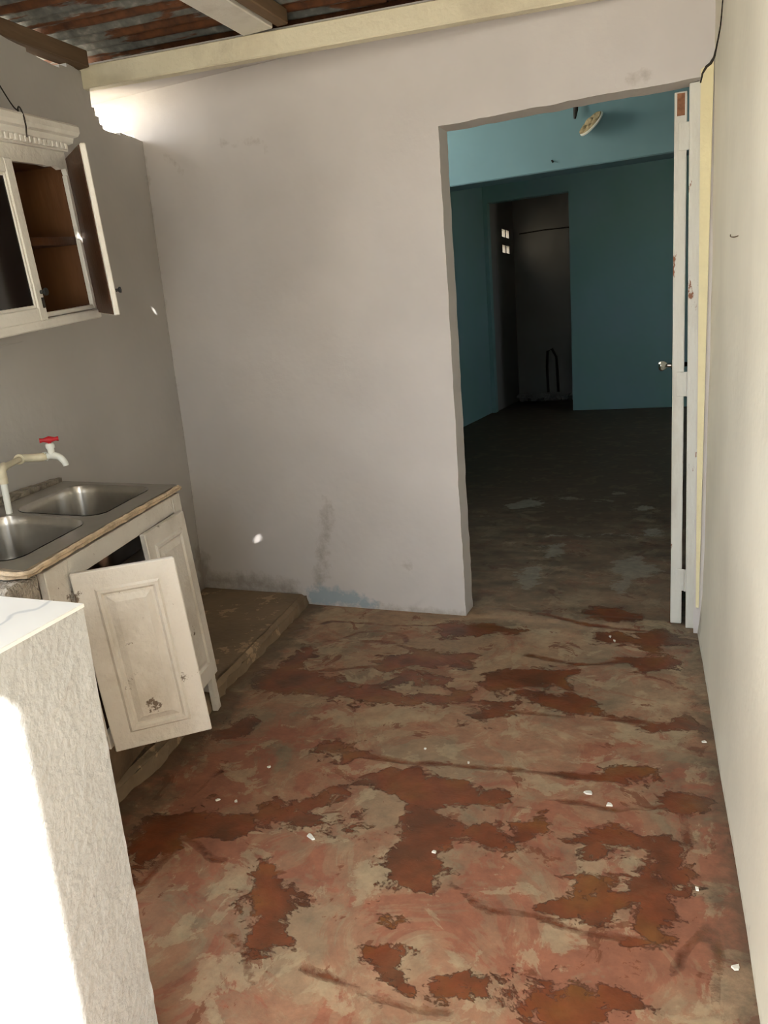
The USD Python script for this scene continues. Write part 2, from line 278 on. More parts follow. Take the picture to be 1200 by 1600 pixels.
# --- floor: one cement floor through kitchen and inner room, with its stains
STAIN_POLYS = [
    [(-1.74,2.46),(-1.72,2.58),(-1.70,2.75),(-1.68,2.87),(-1.63,2.73),(-1.64,2.60),(-1.49,2.57),(-1.28,2.51),(-1.06,2.50),(-0.87,2.56),(-0.80,2.51),(-1.04,2.45),(-1.23,2.40),(-1.47,2.42),(-1.66,2.39)],
    [(-1.33,2.76),(-1.20,2.87),(-1.04,2.92),(-0.94,2.91),(-0.94,2.79),(-1.14,2.78),(-1.24,2.70)],
    [(-1.32,2.48),(-1.21,2.60),(-1.14,2.69),(-0.99,2.68),(-1.10,2.61),(-1.18,2.53)],
    [(-1.17,3.19),(-1.08,3.23),(-0.93,3.25),(-0.79,3.21),(-0.82,3.14),(-1.03,3.14),(-1.12,3.06)],
    [(-0.82,2.66),(-0.81,2.78),(-0.69,2.84),(-0.51,2.84),(-0.51,2.72),(-0.63,2.70),(-0.72,2.62)],
    [(-0.69,2.63),(-0.50,2.64),(-0.38,2.60),(-0.31,2.54),(-0.44,2.54),(-0.63,2.56)],
    [(-0.82,2.42),(-0.69,2.50),(-0.65,2.43),(-0.79,2.37)],
    [(-0.99,1.93),(-0.94,2.01),(-0.85,2.02),(-0.75,1.97),(-0.67,1.97),(-0.58,1.95),(-0.59,1.91),(-0.71,1.91),(-0.80,1.87),(-0.92,1.90)],
    [(-0.82,1.87),(-0.76,1.90),(-0.66,1.79),(-0.67,1.71),(-0.63,1.61),(-0.68,1.55),(-0.75,1.51),(-0.76,1.63),(-0.75,1.75),(-0.80,1.81)],
    [(-1.53,1.56),(-1.45,1.65),(-1.32,1.65),(-1.22,1.72),(-1.08,1.74),(-0.92,1.73),(-1.07,1.68),(-1.22,1.65),(-1.27,1.56),(-1.40,1.54),(-1.42,1.47),(-1.42,1.39),(-1.43,1.34),(-1.48,1.42)],
    [(-1.07,1.40),(-1.09,1.48),(-0.98,1.40),(-0.92,1.33),(-0.91,1.26),(-0.95,1.24),(-1.00,1.28)],
    [(-0.34,1.56),(-0.32,1.60),(-0.30,1.68),(-0.22,1.69),(-0.19,1.61),(-0.25,1.56),(-0.30,1.54)],
    [(-0.17,1.65),(-0.13,1.81),(-0.06,1.86),(-0.07,1.69),(-0.08,1.59),(-0.13,1.54),(-0.16,1.59)],
    [(-0.34,1.29),(-0.25,1.35),(-0.15,1.35),(-0.16,1.26),(-0.29,1.22)],
    [(-0.55,1.27),(-0.48,1.30),(-0.38,1.30),(-0.39,1.28),(-0.50,1.26)],
    [(-0.29,2.18),(-0.21,2.22),(-0.15,2.18),(-0.19,2.14),(-0.26,2.15)],
    [(-0.32,1.84),(-0.25,1.89),(-0.17,1.88),(-0.19,1.83),(-0.29,1.80)],
    [(-0.08,2.10),(-0.02,2.11),(-0.02,2.06),(-0.07,2.05)],
    [(-1.68,2.05),(-1.64,2.11),(-1.58,2.15),(-1.56,2.09),(-1.61,2.01)],
    [(-1.22,2.06),(-1.18,2.12),(-1.08,2.06),(-1.09,1.98),(-1.16,2.02)],
    [(-0.29,3.02),(-0.14,3.07),(-0.11,3.00),(-0.25,2.93)],
    [(-1.19,1.71),(-1.14,1.77),(-1.07,1.85),(-1.05,1.80),(-1.11,1.71)],
    [(-0.72,1.40),(-0.71,1.42),(-0.67,1.41),(-0.68,1.38),(-0.70,1.38)],
    [(-0.73,1.31),(-0.69,1.33),(-0.62,1.31),(-0.65,1.27),(-0.70,1.30)],
    [(-0.67,1.28),(-0.60,1.29),(-0.60,1.25),(-0.65,1.25)],
    [(-0.57,3.48),(-0.43,3.57),(-0.30,3.48),(-0.40,3.40)],
    [(-0.13,1.86),(-0.10,1.88),(-0.07,1.78),(-0.10,1.75)],
    [(-0.18,2.52),(-0.06,2.56),(-0.05,2.52),(-0.18,2.49)],
    [(-0.49,1.85),(-0.44,1.89),(-0.42,1.85),(-0.46,1.81)],
    [(-0.59,1.78),(-0.55,1.81),(-0.52,1.75),(-0.55,1.70)],
    [(-0.47,3.25),(-0.18,3.30),(-0.08,3.25),(-0.22,3.16),(-0.43,3.17)],
]
STAIN_LINES = [
    ([(-1.23,2.08),(-1.12,2.05),(-0.98,2.05),(-0.77,2.09),(-0.61,2.11),(-0.45,2.13),(-0.28,2.15)], 0.022),
    ([(-1.80,2.79),(-1.87,2.87),(-1.85,3.00),(-1.72,3.14),(-1.38,3.16),(-1.13,3.18)], 0.010),
    ([(-1.70,2.87),(-1.58,2.95),(-1.54,3.03),(-1.41,3.08),(-1.29,3.04),(-1.25,2.98)], 0.014),
    ([(-1.48,2.94),(-1.30,2.95),(-1.15,2.90)], 0.010),
    ([(-1.56,2.59),(-1.37,2.69),(-1.23,2.77),(-1.07,2.83)], 0.012),
    ([(-1.65,2.89),(-1.49,2.95),(-1.30,2.96)], 0.008),
    ([(-0.79,2.45),(-0.56,2.48),(-0.30,2.51),(-0.05,2.55)], 0.012),
    ([(-0.72,2.96),(-0.50,2.91),(-0.31,3.01),(-0.12,3.06)], 0.014),
    ([(-0.76,3.44),(-0.51,3.35),(-0.29,3.32),(-0.06,3.29)], 0.016),
    ([(-0.06,2.06),(-0.04,1.95),(-0.03,1.87),(-0.02,1.71),(-0.02,1.56)], 0.008),
    ([(-0.05,1.44),(-0.04,1.52),(-0.01,1.59),(0.01,1.59),(0.03,1.52),(0.03,1.39)], 0.012),
    ([(-0.49,1.97),(-0.35,2.00),(-0.24,2.00),(-0.11,2.04)], 0.008),
    ([(-1.50,1.71),(-1.49,1.80),(-1.48,1.90)], 0.006),
    ([(-1.36,1.28),(-1.38,1.38),(-1.38,1.49),(-1.35,1.57)], 0.012),
    ([(-1.36,1.52),(-1.25,1.46),(-1.21,1.46)], 0.012),
    ([(-1.04,1.24),(-0.97,1.19),(-0.91,1.14)], 0.008),
    ([(-0.82,1.22),(-0.69,1.21),(-0.56,1.20),(-0.48,1.21)], 0.006),
    ([(-0.35,1.52),(-0.27,1.51),(-0.16,1.53),(-0.08,1.56)], 0.012),
    ([(-0.89,1.24),(-0.88,1.18)], 0.006),
    ([(-1.07,1.44),(-1.04,1.48)], 0.012),
    ([(-0.65,1.96),(-0.56,1.92),(-0.45,1.93)], 0.006),
    ([(-0.60,1.57),(-0.49,1.51),(-0.28,1.54)], 0.004),
]
gx = np.unique(np.r_[arange(-3.6, -2.1, .15), arange(-2.1, .32, .016), arange(.32, 2.6, .25)])
gy = np.unique(np.r_[arange(-.72, .7, .1), arange(.7, 4.2, .016), arange(4.2, 7.0, .05), arange(7.0, 14.0, .25)])
GX, GY = np.meshgrid(gx, gy, indexing='ij'); fx, fy = GX.ravel(), GY.ravel()
fz = .004*(meshkit.fbm(np.c_[fx*2, fy*2, 0*fx], 4, 3)-.5) - .002
fz = np.where((fy > 3.34) & (fy < 3.46), fz+.004, fz)
ii = np.arange(len(fx)).reshape(GX.shape)
Q = np.stack([ii[:-1, :-1], ii[1:, :-1], ii[1:, 1:], ii[:-1, 1:]], -1).reshape(-1, 4)
qx, qy = fx[Q].mean(1), fy[Q].mean(1)
fm = trimesh.Trimesh(np.c_[fx, fy, fz], np.vstack([Q[:, [0, 1, 2]], Q[:, [0, 2, 3]]]), process=False)
stain = sdist(fx, fy, STAIN_POLYS)
wob = lambda s_: .055*(meshkit.fbm(np.c_[fx*5, fy*5, 0*fx], 4, s_)-.5)
line = sdist(fx+wob(61), fy+wob(67), [], [(l, w*.8) for l, w in STAIN_LINES]) + .045*np.clip(meshkit.fbm(np.c_[fx*4, fy*4, 0*fx], 3, 71)-.52, 0, 1)
w1 = meshkit.fbm(np.c_[fx*7, fy*10, 0*fx], 4, 11)
stain = stain + .06*(w1-.5) - .010
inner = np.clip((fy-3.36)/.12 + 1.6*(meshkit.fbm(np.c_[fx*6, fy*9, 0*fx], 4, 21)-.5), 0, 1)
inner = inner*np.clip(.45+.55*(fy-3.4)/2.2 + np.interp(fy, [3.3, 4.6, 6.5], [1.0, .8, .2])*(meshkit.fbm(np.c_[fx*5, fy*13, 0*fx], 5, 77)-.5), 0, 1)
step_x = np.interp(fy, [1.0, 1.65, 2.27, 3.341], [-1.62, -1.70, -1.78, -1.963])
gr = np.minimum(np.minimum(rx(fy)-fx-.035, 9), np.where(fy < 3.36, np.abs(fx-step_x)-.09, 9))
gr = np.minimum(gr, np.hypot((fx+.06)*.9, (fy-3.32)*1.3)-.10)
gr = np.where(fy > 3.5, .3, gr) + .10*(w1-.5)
PALE = [[(-0.96,4.57),(-0.87,4.63),(-0.83,4.50),(-0.85,4.34),(-0.92,4.31),(-0.90,4.44)],[(-0.39,5.02),(-0.32,5.03),(-0.31,4.88),(-0.38,4.90)],[(-0.71,6.14),(-0.65,6.14),(-0.65,6.03),(-0.69,6.00)],[(-1.45,5.57),(-1.32,5.84),(-1.18,5.67),(-1.21,5.55),(-1.38,5.47)],[(-0.53,5.64),(-0.42,5.61),(-0.42,5.49),(-0.49,5.49)],[(-1.01,3.96),(-0.96,4.20),(-0.84,3.99),(-0.90,3.77)],[(-0.51,4.27),(-0.38,4.41),(-0.26,4.19),(-0.37,3.96),(-0.42,3.76)]]
pale = sdist(fx, fy, PALE, [([(-1.0, 4.78), (-.6, 4.86), (-.35, 4.86)], .012), ([(-1.1, 5.85), (-.7, 5.78)], .02)])
pink = .16*(meshkit.fbm(np.c_[fx*1.2, fy*1.2, 0*fx], 2, 31)-.5) + np.interp(fy, [1.2, 2.2, 2.8, 3.4], [.06, .05, -.03, -.05]) + np.interp(fx, [-1.2, -.6, 0], [.0, -.01, .03])
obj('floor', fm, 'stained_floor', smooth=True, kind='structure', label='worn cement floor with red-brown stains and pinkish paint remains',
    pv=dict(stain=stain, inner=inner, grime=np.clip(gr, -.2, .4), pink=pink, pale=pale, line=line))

# --- wall_back (with the doorway): grid at 2 cm so that its marks and chips sit where they are
DX0, DX1, DZ = -1.09, -.070, 2.183
ux = np.unique(np.round(np.r_[arange(-2.94, DX0, .02), DX0, arange(DX0, DX1, .03), DX1, -.02, .01], 4))
uz = np.unique(np.round(np.r_[arange(-.02, DZ, .02), DZ, arange(DZ, 2.62, .02)], 4))
def keep_back(u, v):
    door = (u > DX0) & (u < DX1) & (v < DZ)
    left = (u < -2.74) & (v < 2.545) | (u < -2.90) | (u < -2.66) & (v < 2.425) & (v > 2.33)
    return ~door & ~left
def warp_back(u, v): return .010*np.exp(-((u+2.60)/.05)**2)*0
mb, uv, fr = slab_grid(ux, uz, keep_back, (0, D, 0), (1, 0, 0), (0, -1, 0), .115, jit=.006, bump=.004, seed=4)
drip = [[(-1.80, .56), (-1.765, .50), (-1.79, .40), (-1.83, .29), (-1.815, .16), (-1.84, .17), (-1.855, .24), (-1.87, .12), (-1.905, .06), (-1.89, .17), (-1.86, .30), (-1.835, .42)]]
crack = [([(-2.16, 2.285), (-2.10, 2.265), (-2.06, 2.27)], .002), ([(-2.03, 2.265), (-1.97, 2.262), (-1.95, 2.25), (-1.93, 2.215)], .003), ([(-2.48, 2.28), (-2.40, 2.20)], .001)]
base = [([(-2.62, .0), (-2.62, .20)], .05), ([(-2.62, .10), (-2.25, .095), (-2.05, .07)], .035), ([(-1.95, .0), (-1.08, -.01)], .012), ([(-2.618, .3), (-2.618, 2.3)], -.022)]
chips = [[(-.33, 2.215), (-.28, 2.235), (-.24, 2.225), (-.30, 2.205)], [(-1.385, .24), (-1.36, .25), (-1.365, .235)]]
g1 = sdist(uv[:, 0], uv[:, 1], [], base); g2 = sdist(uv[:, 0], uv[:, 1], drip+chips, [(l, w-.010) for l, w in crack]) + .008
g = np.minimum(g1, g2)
blue = sdist(uv[:, 0], uv[:, 1], [[(-1.96, .075), (-1.88, .10), (-1.78, .095), (-1.66, .07), (-1.57, .035), (-1.55, 0), (-1.97, 0)]])
obj('wall_back', mb, 'mauve_plaster', smooth=28, kind='structure', label='mauve plastered wall with an open doorway and a drip stain near its foot', pv=dict(grime=marks(g), patch=marks(blue)))

# --- wall_left with its broken top corner
ly = np.unique(np.round(np.r_[arange(0, .5, .02), arange(.5, 2.5, .05), arange(2.5, 4.0, .05), BAY[0], BAY[1]], 4))     # along the wall from the corner towards the camera
lz = np.unique(np.round(np.r_[arange(-.02, 2.2, .05), arange(2.2, 2.62, .015)], 4))
lyd = np.hypot(1, .16); ldir = np.array([.16, -1, 0])/lyd
def ltop(u):
    y = 3.341-u/lyd
    return np.interp(y, [1.0, 2.35, 2.5, 2.62, 2.75, 2.80, 2.90, 2.93, 2.95, 2.99, 3.04, 3.10, 3.2, 3.30, 3.4], [2.56, 2.55, 2.545, 2.525, 2.527, 2.555, 2.56, 2.54, 2.44, 2.37, 2.345, 2.35, 2.365, 2.37, 2.375])
ml, uvl, frl = slab_grid(ly, lz, lambda u, v: (v < ltop(u)) & ~((u > BAY[0]) & (u < BAY[1]) & (v > .96) & (v < 2.42)), (-2.614, 3.341, 0), ldir, (1/lyd, .16/lyd, 0), .12, jit=.008, bump=.005, seed=9)
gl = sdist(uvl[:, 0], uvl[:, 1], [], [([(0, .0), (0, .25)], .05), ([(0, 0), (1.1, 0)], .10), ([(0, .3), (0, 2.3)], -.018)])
obj('wall_left', ml, 'grey_plaster', smooth=28, kind='structure', label='grey plastered wall behind the sink with a broken top corner', pv=dict(grime=marks(gl), patch=0*gl))

# --- wall_right, leaning outwards a little
ry = np.unique(np.round(np.r_[arange(0, 2.6, .04), arange(2.6, 4.0, .2)], 4)); rz = np.unique(np.round(np.r_[arange(-.02, .3, .02), arange(.3, 2.62, .06), 2.634, 2.64, 2.668], 4))
rdir = np.array([.08, -1, 0])/np.hypot(.08, 1)
mr, uvr, frr = slab_grid(ry, rz, lambda u, v: v < np.where(u > .3, 2.70, 2.637), (rx(D), D, 0), rdir, (-1/np.hypot(.08, 1), -.08, 0), .12, bump=.006, seed=15, warp=lambda u, v: -np.interp(v, [0, .05, .17, .6, 1.1, 1.7, 2.3], [0, .006, .015, .023, .028, .023, .021]))
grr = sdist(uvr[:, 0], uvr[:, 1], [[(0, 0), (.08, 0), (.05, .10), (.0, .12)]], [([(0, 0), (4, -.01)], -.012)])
WR = obj('wall_right', mr, 'cream_plaster', smooth=28, kind='structure', label='cream painted wall along the right side of the kitchen', pv=dict(grime=marks(grr), patch=0*grr))

# --- wall_front, behind the camera, with the wide opening that lets the daylight in
fxs = np.unique(np.round(np.r_[arange(-2.3, OPEN_X0, .1), OPEN_X0, arange(OPEN_X0, OPEN_X1, .1), OPEN_X1, OPEN_X1+.06, .34], 4)); fzs = np.unique(np.round(np.r_[arange(0, OPEN_Z, .1), OPEN_Z, 2.69], 4))
mf, uvf, _ = slab_grid(fxs, fzs, lambda u, v: ~((u > OPEN_X0) & (u < OPEN_X1) & (v < OPEN_Z)), (0, -.60, 0), (1, 0, 0), (0, 1, 0), .12, bump=.002, seed=22)
obj('wall_front', mf, 'cream_plaster', smooth=28, kind='structure', label='cream plastered wall with the wide outer doorway, behind the viewer')

# --- wall patch between roof beam and wall_back: a sloping plaster fill
def by(x): return 2.90 + .16*(x+2.55)       # front face of the beam
fill = []
xs = np.linspace(-2.56, -.06, 11); xw = np.interp(xs, [-2.56, -2.0, -.06], [-2.90, -2.15, -.06])
Vf = []; Ff = []
for a, b in zip(xs, xw): Vf += [(a, by(a)+.05, 2.498), (b, D+.002, 2.578), (b, D+.002, 2.615), (a, by(a)+.05, 2.60)]
for i in range(10):
    for k in range(4):
        p, q = i*4+k, i*4+(k+1) % 4; Ff += [(p, p+4, q+4), (p, q+4, q)]
Ff += [(0, 1, 2), (0, 2, 3), (40, 42, 41), (40, 43, 42)]
mfill = trimesh.Trimesh(Vf, Ff, process=False); trimesh.repair.fix_normals(mfill)
obj('trim_1', mfill, 'mauve_plaster', smooth=False, kind='structure', label='sloping plaster fill between the roof beam and the wall top')

# --- ceiling: corrugated zinc sheets, running along the beam
CE = thing('ceiling', 'rusty corrugated zinc roof over the kitchen', 'roof', frame((-2.55, 2.90, 0), np.array([1, .16, 0])/np.hypot(1, .16), np.array([-.16, 1, 0])/np.hypot(1, .16), (0, 0, 1)), kind='structure')
HOLES_W = [((-2.227, 3.341, .329), .017), ((-2.60, 3.252, 1.527), .021), ((-2.127, 2.292, 1.778), .011)]   # where the thin sunbeams land
ZR = 2.652
holes = []
for P_, r_h in HOLES_W:
    t = (ZR-P_[2])/SUN_D[2]; p = np.array(P_)+SUN_D*t
    d = p[:2]-np.array([-2.55, 2.90]); c_, s_ = 1/np.hypot(1, .16), .16/np.hypot(1, .16)
    holes.append((d[0]*c_+d[1]*s_, -d[0]*s_+d[1]*c_, r_h))
def sheet(x0, x1, y0, y1, dz, tilt=0.):
    """one corrugated sheet; nail holes become round openings in the tin"""
    pitch = .076; ys = np.arange(y0, y1+1e-6, pitch/10); 
    xs_ = np.unique(np.round(np.r_[arange(x0, x1, .12)], 4))
    for hx, hy, r in holes:
        if x0 < hx < x1 and y0 < hy < y1: xs_ = np.unique(np.r_[xs_, np.linspace(hx-2*r, hx+2*r, 17)]); ys = np.unique(np.r_[ys, np.linspace(hy-2*r, hy+2*r, 17)])
    X, Y = np.meshgrid(xs_, ys, indexing='ij')
    Z = ZR+dz+.009*np.cos(Y/pitch*2*np.pi)+.003*np.sin(X*3.1+Y*2)+tilt*(X-x0)
    id_ = np.arange(X.size).reshape(X.shape); q = np.stack([id_[:-1, :-1], id_[1:, :-1], id_[1:, 1:], id_[:-1, 1:]], -1).reshape(-1, 4)
    V = np.c_[X.ravel(), Y.ravel(), Z.ravel()]; c = V[q].mean(1); ok = np.ones(len(q), bool)
    for hx, hy, r in holes: ok &= np.hypot(c[:, 0]-hx, c[:, 1]-hy) > r
    q = q[ok]; n = len(V); V2 = np.vstack([V, V+[0, 0, .0012]]); F = np.vstack([q[:, [0, 2, 1]], q[:, [0, 3, 2]], q[:, [0, 1, 2]]+n, q[:, [0, 2, 3]]+n])
    return trimesh.Trimesh(V2, F, process=False)
for (a, b, c, d, e) in ((-.55, 1.35, -.63, .66, 0), (1.22, 3.1, -.66, .66, .0045), (-.50, 1.45, -1.35, -.55, .0045), (1.30, 3.15, -1.36, -.56, .009),
                        (-.45, 1.5, -2.1, -1.28, .009), (1.35, 3.2, -2.1, -1.28, .0135), (-.4, 1.55, -2.85, -2.03, .0135), (1.40, 3.25, -2.85, -2.03, .018), (.2, 3.5, -3.9, -2.78, .0225)):
    obj('roof_sheet', sheet(a, b, c, d, e), 'zinc_rust', CE, smooth=True)

# --- inner room
def wall(name, P0, du, L, H, dn, mat, label, keep=lambda u, v: v > -9, us=None, vs=None, thick=.12, z0=-.02, seed=1, kind='structure'):
    us = arange(0, L, .25) if us is None else np.unique(np.round(us, 4)); vs = arange(z0, H, .25) if vs is None else np.unique(np.round(vs, 4))
    m, uv_, _ = slab_grid(us, vs, keep, P0, du, dn, thick, bump=.003, seed=seed, jit=.004)
    return obj(name, m, mat, smooth=28, kind=kind, label=label)
FY, FH = 11.45, 3.5
AX0, AX1, AZ = -3.10, -1.92, 3.01
wall('wall_inner_back', (-3.14, FY, 0), (1, 0, 0), 5.2, FH, (0, -1, 0), 'teal_plaster', 'teal painted far wall of the inner room with an alcove opening',
     keep=lambda u, v: ~((u < AX1+3.14) & (u > .06) & (v < AZ)), us=np.r_[0, .06, arange(.06, AX1+3.14, .2), arange(AX1+3.14, 5.2, .2)], vs=np.r_[arange(-.02, AZ, .2), AZ, FH], thick=.15, seed=31)
wall('wall_inner_left', (-3.14, 7.5, 0), (0, 1, 0), FY+.2-7.5, FH, (1, 0, 0), 'teal_plaster', 'dim teal side wall of the inner room', seed=32)
WY0, WY1, WZ0, WZ1 = WIN
wall('wall_inner_left', (-2.62, 3.46, 0), (0, 1, 0), 4.04, FH, (1, 0, 0), 'teal_plaster', 'near part of the teal side wall of the inner room with a high window', seed=37,
     keep=lambda u, v: ~((u > WY0) & (u < WY1) & (v > WZ0) & (v < WZ1)), us=np.r_[arange(0, WY0, .2), arange(WY0, WY1, .3), arange(WY1, 4.04, .2)], vs=np.r_[arange(-.02, WZ0, .3), arange(WZ0, WZ1, .3), FH])
obj('wall_inner_return', bx(-3.26, -2.62, 7.40, 7.5, -.02, FH), 'teal_plaster', kind='structure', label='short return of the side wall in the inner room')
wall('wall_inner_right', (2.0, 3.46, 0), (0, 1, 0), FY-3.46, FH, (-1, 0, 0), 'teal_plaster', 'teal right wall of the inner room with a window, out of sight beside the door', seed=33,
     keep=lambda u, v: ~((u > WIN2[0]) & (u < WIN2[1]) & (v > WIN2[2]) & (v < WIN2[3])), us=np.r_[arange(0, WIN2[0], .3), arange(WIN2[0], WIN2[1], .2), arange(WIN2[1], FY-3.46, .3)], vs=np.r_[arange(-.02, WIN2[2], .3), arange(WIN2[2], WIN2[3], .2), FH])
wall('wall_inner_front', (.0105, D+.115, 0), (1, 0, 0), 2.0, FH, (0, 1, 0), 'teal_plaster', 'teal wall of the inner room beside the doorway', seed=34, thick=.11)
wall('wall_inner_front', (-2.62, D+.115, 0), (1, 0, 0), 1.48, FH, (0, 1, 0), 'teal_plaster', 'teal wall of the inner room left of the doorway', seed=35, thick=-.004)
wall('wall_inner_front', (-1.14, D+.117, 2.56), (1, 0, 0), 1.15, FH-2.56, (0, 1, 0), 'teal_plaster', 'teal wall of the inner room over the doorway', seed=36, thick=.08, z0=0)
obj('ceiling_inner', trimesh.util.concatenate([bx(-2.76, 2.2, 3.22, 7.45, FH, FH+.12), bx(-3.3, 2.2, 7.4, FY+.16, FH+.001, FH+.121)]), 'pale_blue_plaster', kind='structure', label='pale blue ceiling of the inner room')
obj('trim_2', bx(-2.62, 2.0, 6.0, 6.22, 2.385, FH, .008), 'pale_blue_plaster', kind='structure', label='pale blue dropped beam across the inner room')
# alcove with a vent block in its left wall
AB = 13.1
wall('wall_alcove_back', (AX0-.04, AB, 0), (1, 0, 0), AX1-AX0+.2, FH, (0, -1, 0), 'bare_plaster', 'bare grey plaster wall at the back of the alcove', seed=41, us=arange(0, AX1-AX0+.2, .1))
obj('wall_alcove_right', bx(AX1+.0, AX1+.12, FY+.15, AB, -.02, FH), 'bare_plaster', kind='structure', label='bare side wall of the alcove')
vy, vz = [12.36, 12.55, 12.61, 12.80], [2.385, 2.50, 2.62, 2.735]
def keep_v(u, v):
    y = u+FY+.15
    return ~((((y > vy[0]) & (y < vy[1])) | ((y > vy[2]) & (y < vy[3]))) & (((v > vz[0]) & (v < vz[1])) | ((v > vz[2]) & (v < vz[3]))))
wall('wall_alcove_left', (AX0, FY+.15, 0), (0, 1, 0), AB-FY-.15, FH, (1, 0, 0), 'bare_plaster', 'dark side wall of the alcove with four small vent openings', keep=keep_v,
     us=np.r_[arange(0, vy[0]-FY-.15, .2), np.array(vy)-FY-.15, AB-FY-.15], vs=np.r_[-.02, 1.2, vz, FH], thick=.06, seed=43)
obj('ceiling_alcove', bx(AX0-.06, AX1+.12, FY+.15, AB+.12, FH, FH+.1), 'bare_plaster', kind='structure', label='ceiling of the alcove')
# pipe chase broken into the alcove's back wall, and rubble along its foot
obj('pipe_chase', [tube([(-2.60, AB-.012, .12), (-2.61, AB-.012, .55), (-2.59, AB-.014, .80), (-2.52, AB-.014, .83), (-2.45, AB-.012, .70), (-2.43, AB-.012, .12)], .022, 8)],
    'dark_line', label='broken pipe chase low on the grey alcove wall', cat='wall chase')
obj('crack_line', tube([(-3.0, AB-.004, 2.70), (-2.6, AB-.005, 2.715), (-2.2, AB-.004, 2.71), (-1.95, AB-.004, 2.72)], .010, 6), 'dark_line', label='thin horizontal crack across the grey alcove wall', cat='crack')
rub = []
for i in range(46):
    s = rng.uniform(.03, .09); m = trimesh.creation.icosphere(1, s); m.vertices += rng.normal(0, s*.2, m.vertices.shape)
    m.apply_scale([1.3, 1, .8]); m.apply_translation([rng.uniform(AX0+.1, AX1-.12), AB-.06-abs(rng.normal(0, .10)), s*.4+rng.uniform(0, .04)]); rub.append(m)
obj('rubble', rub, 'bare_plaster', smooth=False, label='dark heap of rubble along the foot of the alcove wall', cat='rubble', kind='stuff')

# --- outside: ground, and the neighbour's wall behind the vents
gm = trimesh.Trimesh([(-40, -40, -.06), (40, -40, -.06), (40, 40, -.06), (-40, 40, -.06)], [(0, 1, 2), (0, 2, 3)], process=False)
obj('ground', gm, 'earth', smooth=False, kind='structure', label='dry earth around the house')
obj('wall_neighbour', bx(-5.2, -5.0, 2.0, 16.0, -.06, 4.6), 'neighbour_plaster', kind='structure', label='wall of the neighbouring house seen through the vents')

# --- step: low cement platform along the left wall
sp = Polygon([(-1.963, 3.338), (-1.905, 3.0), (-1.845, 2.62), (-1.795, 2.29), (-1.74, 1.96), (-1.70, 1.65), (-1.66, 1.3), (-1.63, 1.0), (lx(1.0), 1.0), (lx(3.338), 3.338)])
sp_in = sp.buffer(-.012)
stepm = prism(sp, -.01, .046); lid = hull([(x, y, .046) for x, y in sp.exterior.coords] + [(x, y, .060) for x, y in sp.buffer(-.022).exterior.coords])
stx = trimesh.util.concatenate([stepm, lid]).subdivide_to_size(.03)
sv = stx.vertices; front = np.clip(1-np.abs(sv[:, 0]-np.interp(sv[:, 1], [1.0, 1.65, 2.29, 3.341], [-1.63, -1.70, -1.795, -1.963]))/.06, 0, 1)
stx.vertices = sv + front[:, None]*(meshkit.fbm(sv*[18, 18, 10], 3, 8)[:, None]-.5)*np.array([.045, .01, .022])
obj('floor_step', stx, 'step_cement', smooth=25, kind='structure', label='low crumbling cement step along the left wall under the sink cabinet')

# ================================================================== ROOF TIMBERS
def beam_box(p0, p1, half_w, z0, z1, c=.004):
    p0, p1 = np.array(p0, float), np.array(p1, float); d = (p1-p0)/np.linalg.norm(p1-p0); n = np.array([-d[1], d[0]]); P = []
    for p, e in ((p0, 1), (p1, -1)):
        for s in (-1, 1):
            for z, k in ((z0, 1), (z1, -1)):
                a = p+n*s*half_w
                P += [(*(a+d*e*c), z+k*c), (*(a-n*s*c), z+k*c), (*(a+d*e*c-n*s*c), z)]
    return hull(P)
obj('roof_beam', beam_box((-2.600, by(-2.600)+.024), (.03, by(.03)+.024), .024, 2.488, 2.577), 'cream_paint', smooth=False, label='cream painted wooden beam running along the top of the doorway wall', cat='beam')
obj('roof_purlin', beam_box((-1.735, .2), (-1.728, 3.035), .07, 2.579, 2.632), 'white_paint_clean', smooth=False, label='white painted plank crossing under the rusty roof sheets', cat='purlin')
obj('roof_purlin', beam_box((-1.632, .2), (-1.618, 3.045), .026, 2.584, 2.640), 'raw_timber', smooth=False, label='dark bare batten against the right edge of the white plank', cat='purlin')
obj('roof_purlin', beam_box((-2.545, 1.2), (-2.525, 2.90), .036, 2.562, 2.628), 'raw_timber', smooth=False, label='bare brown timber lying along the top of the left wall', cat='purlin')

# ================================================================== DOOR AND FRAME
DW = thing('door_1', 'white panelled door swung open into the inner room, seen edge-on', 'door', None, kind='structure')
dd = np.array([-.046, .999]); dd /= np.linalg.norm(dd); dnorm = np.array([-dd[1], dd[0]])     # along the leaf, and its left side
MD = frame((-.122, 3.425, 0), (*dnorm, 0), (*dd, 0), (0, 0, 1))                             # local x: left side, y: along, z: up; the leaf fills x 0..0.046
def loc(m, M=MD):
    m = m.copy(); m.apply_transform(M); return m
LW_, LT, LH = .86, .046, 2.165
leaf = [bx(.006, LT-.006, 0, LW_, .006, LH, .002)]
obj('door_leaf', loc(bx(.010, LT-.010, .05, LW_-.05, .05, LH-.05)), 'door_paint', DW, smooth=False)
for y0, y1 in ((0, .10), (LW_-.10, LW_)): obj('door_stile', loc(bx(0, LT, y0, y1, .004, LH, .003)), 'door_paint', DW, smooth=False)
for z0, z1 in ((.004, .20), (.86, 1.0), (LH-.12, LH)): obj('door_rail', loc(bx(0, LT, .10, LW_-.10, z0, z1, .003)), 'door_paint', DW, smooth=False)
for z0, z1 in ((.25, .81), (1.05, LH-.17)): obj('door_panel', loc(bx(.004, LT-.004, .15, LW_-.15, z0, z1, .010)), 'door_paint', DW, smooth=False)
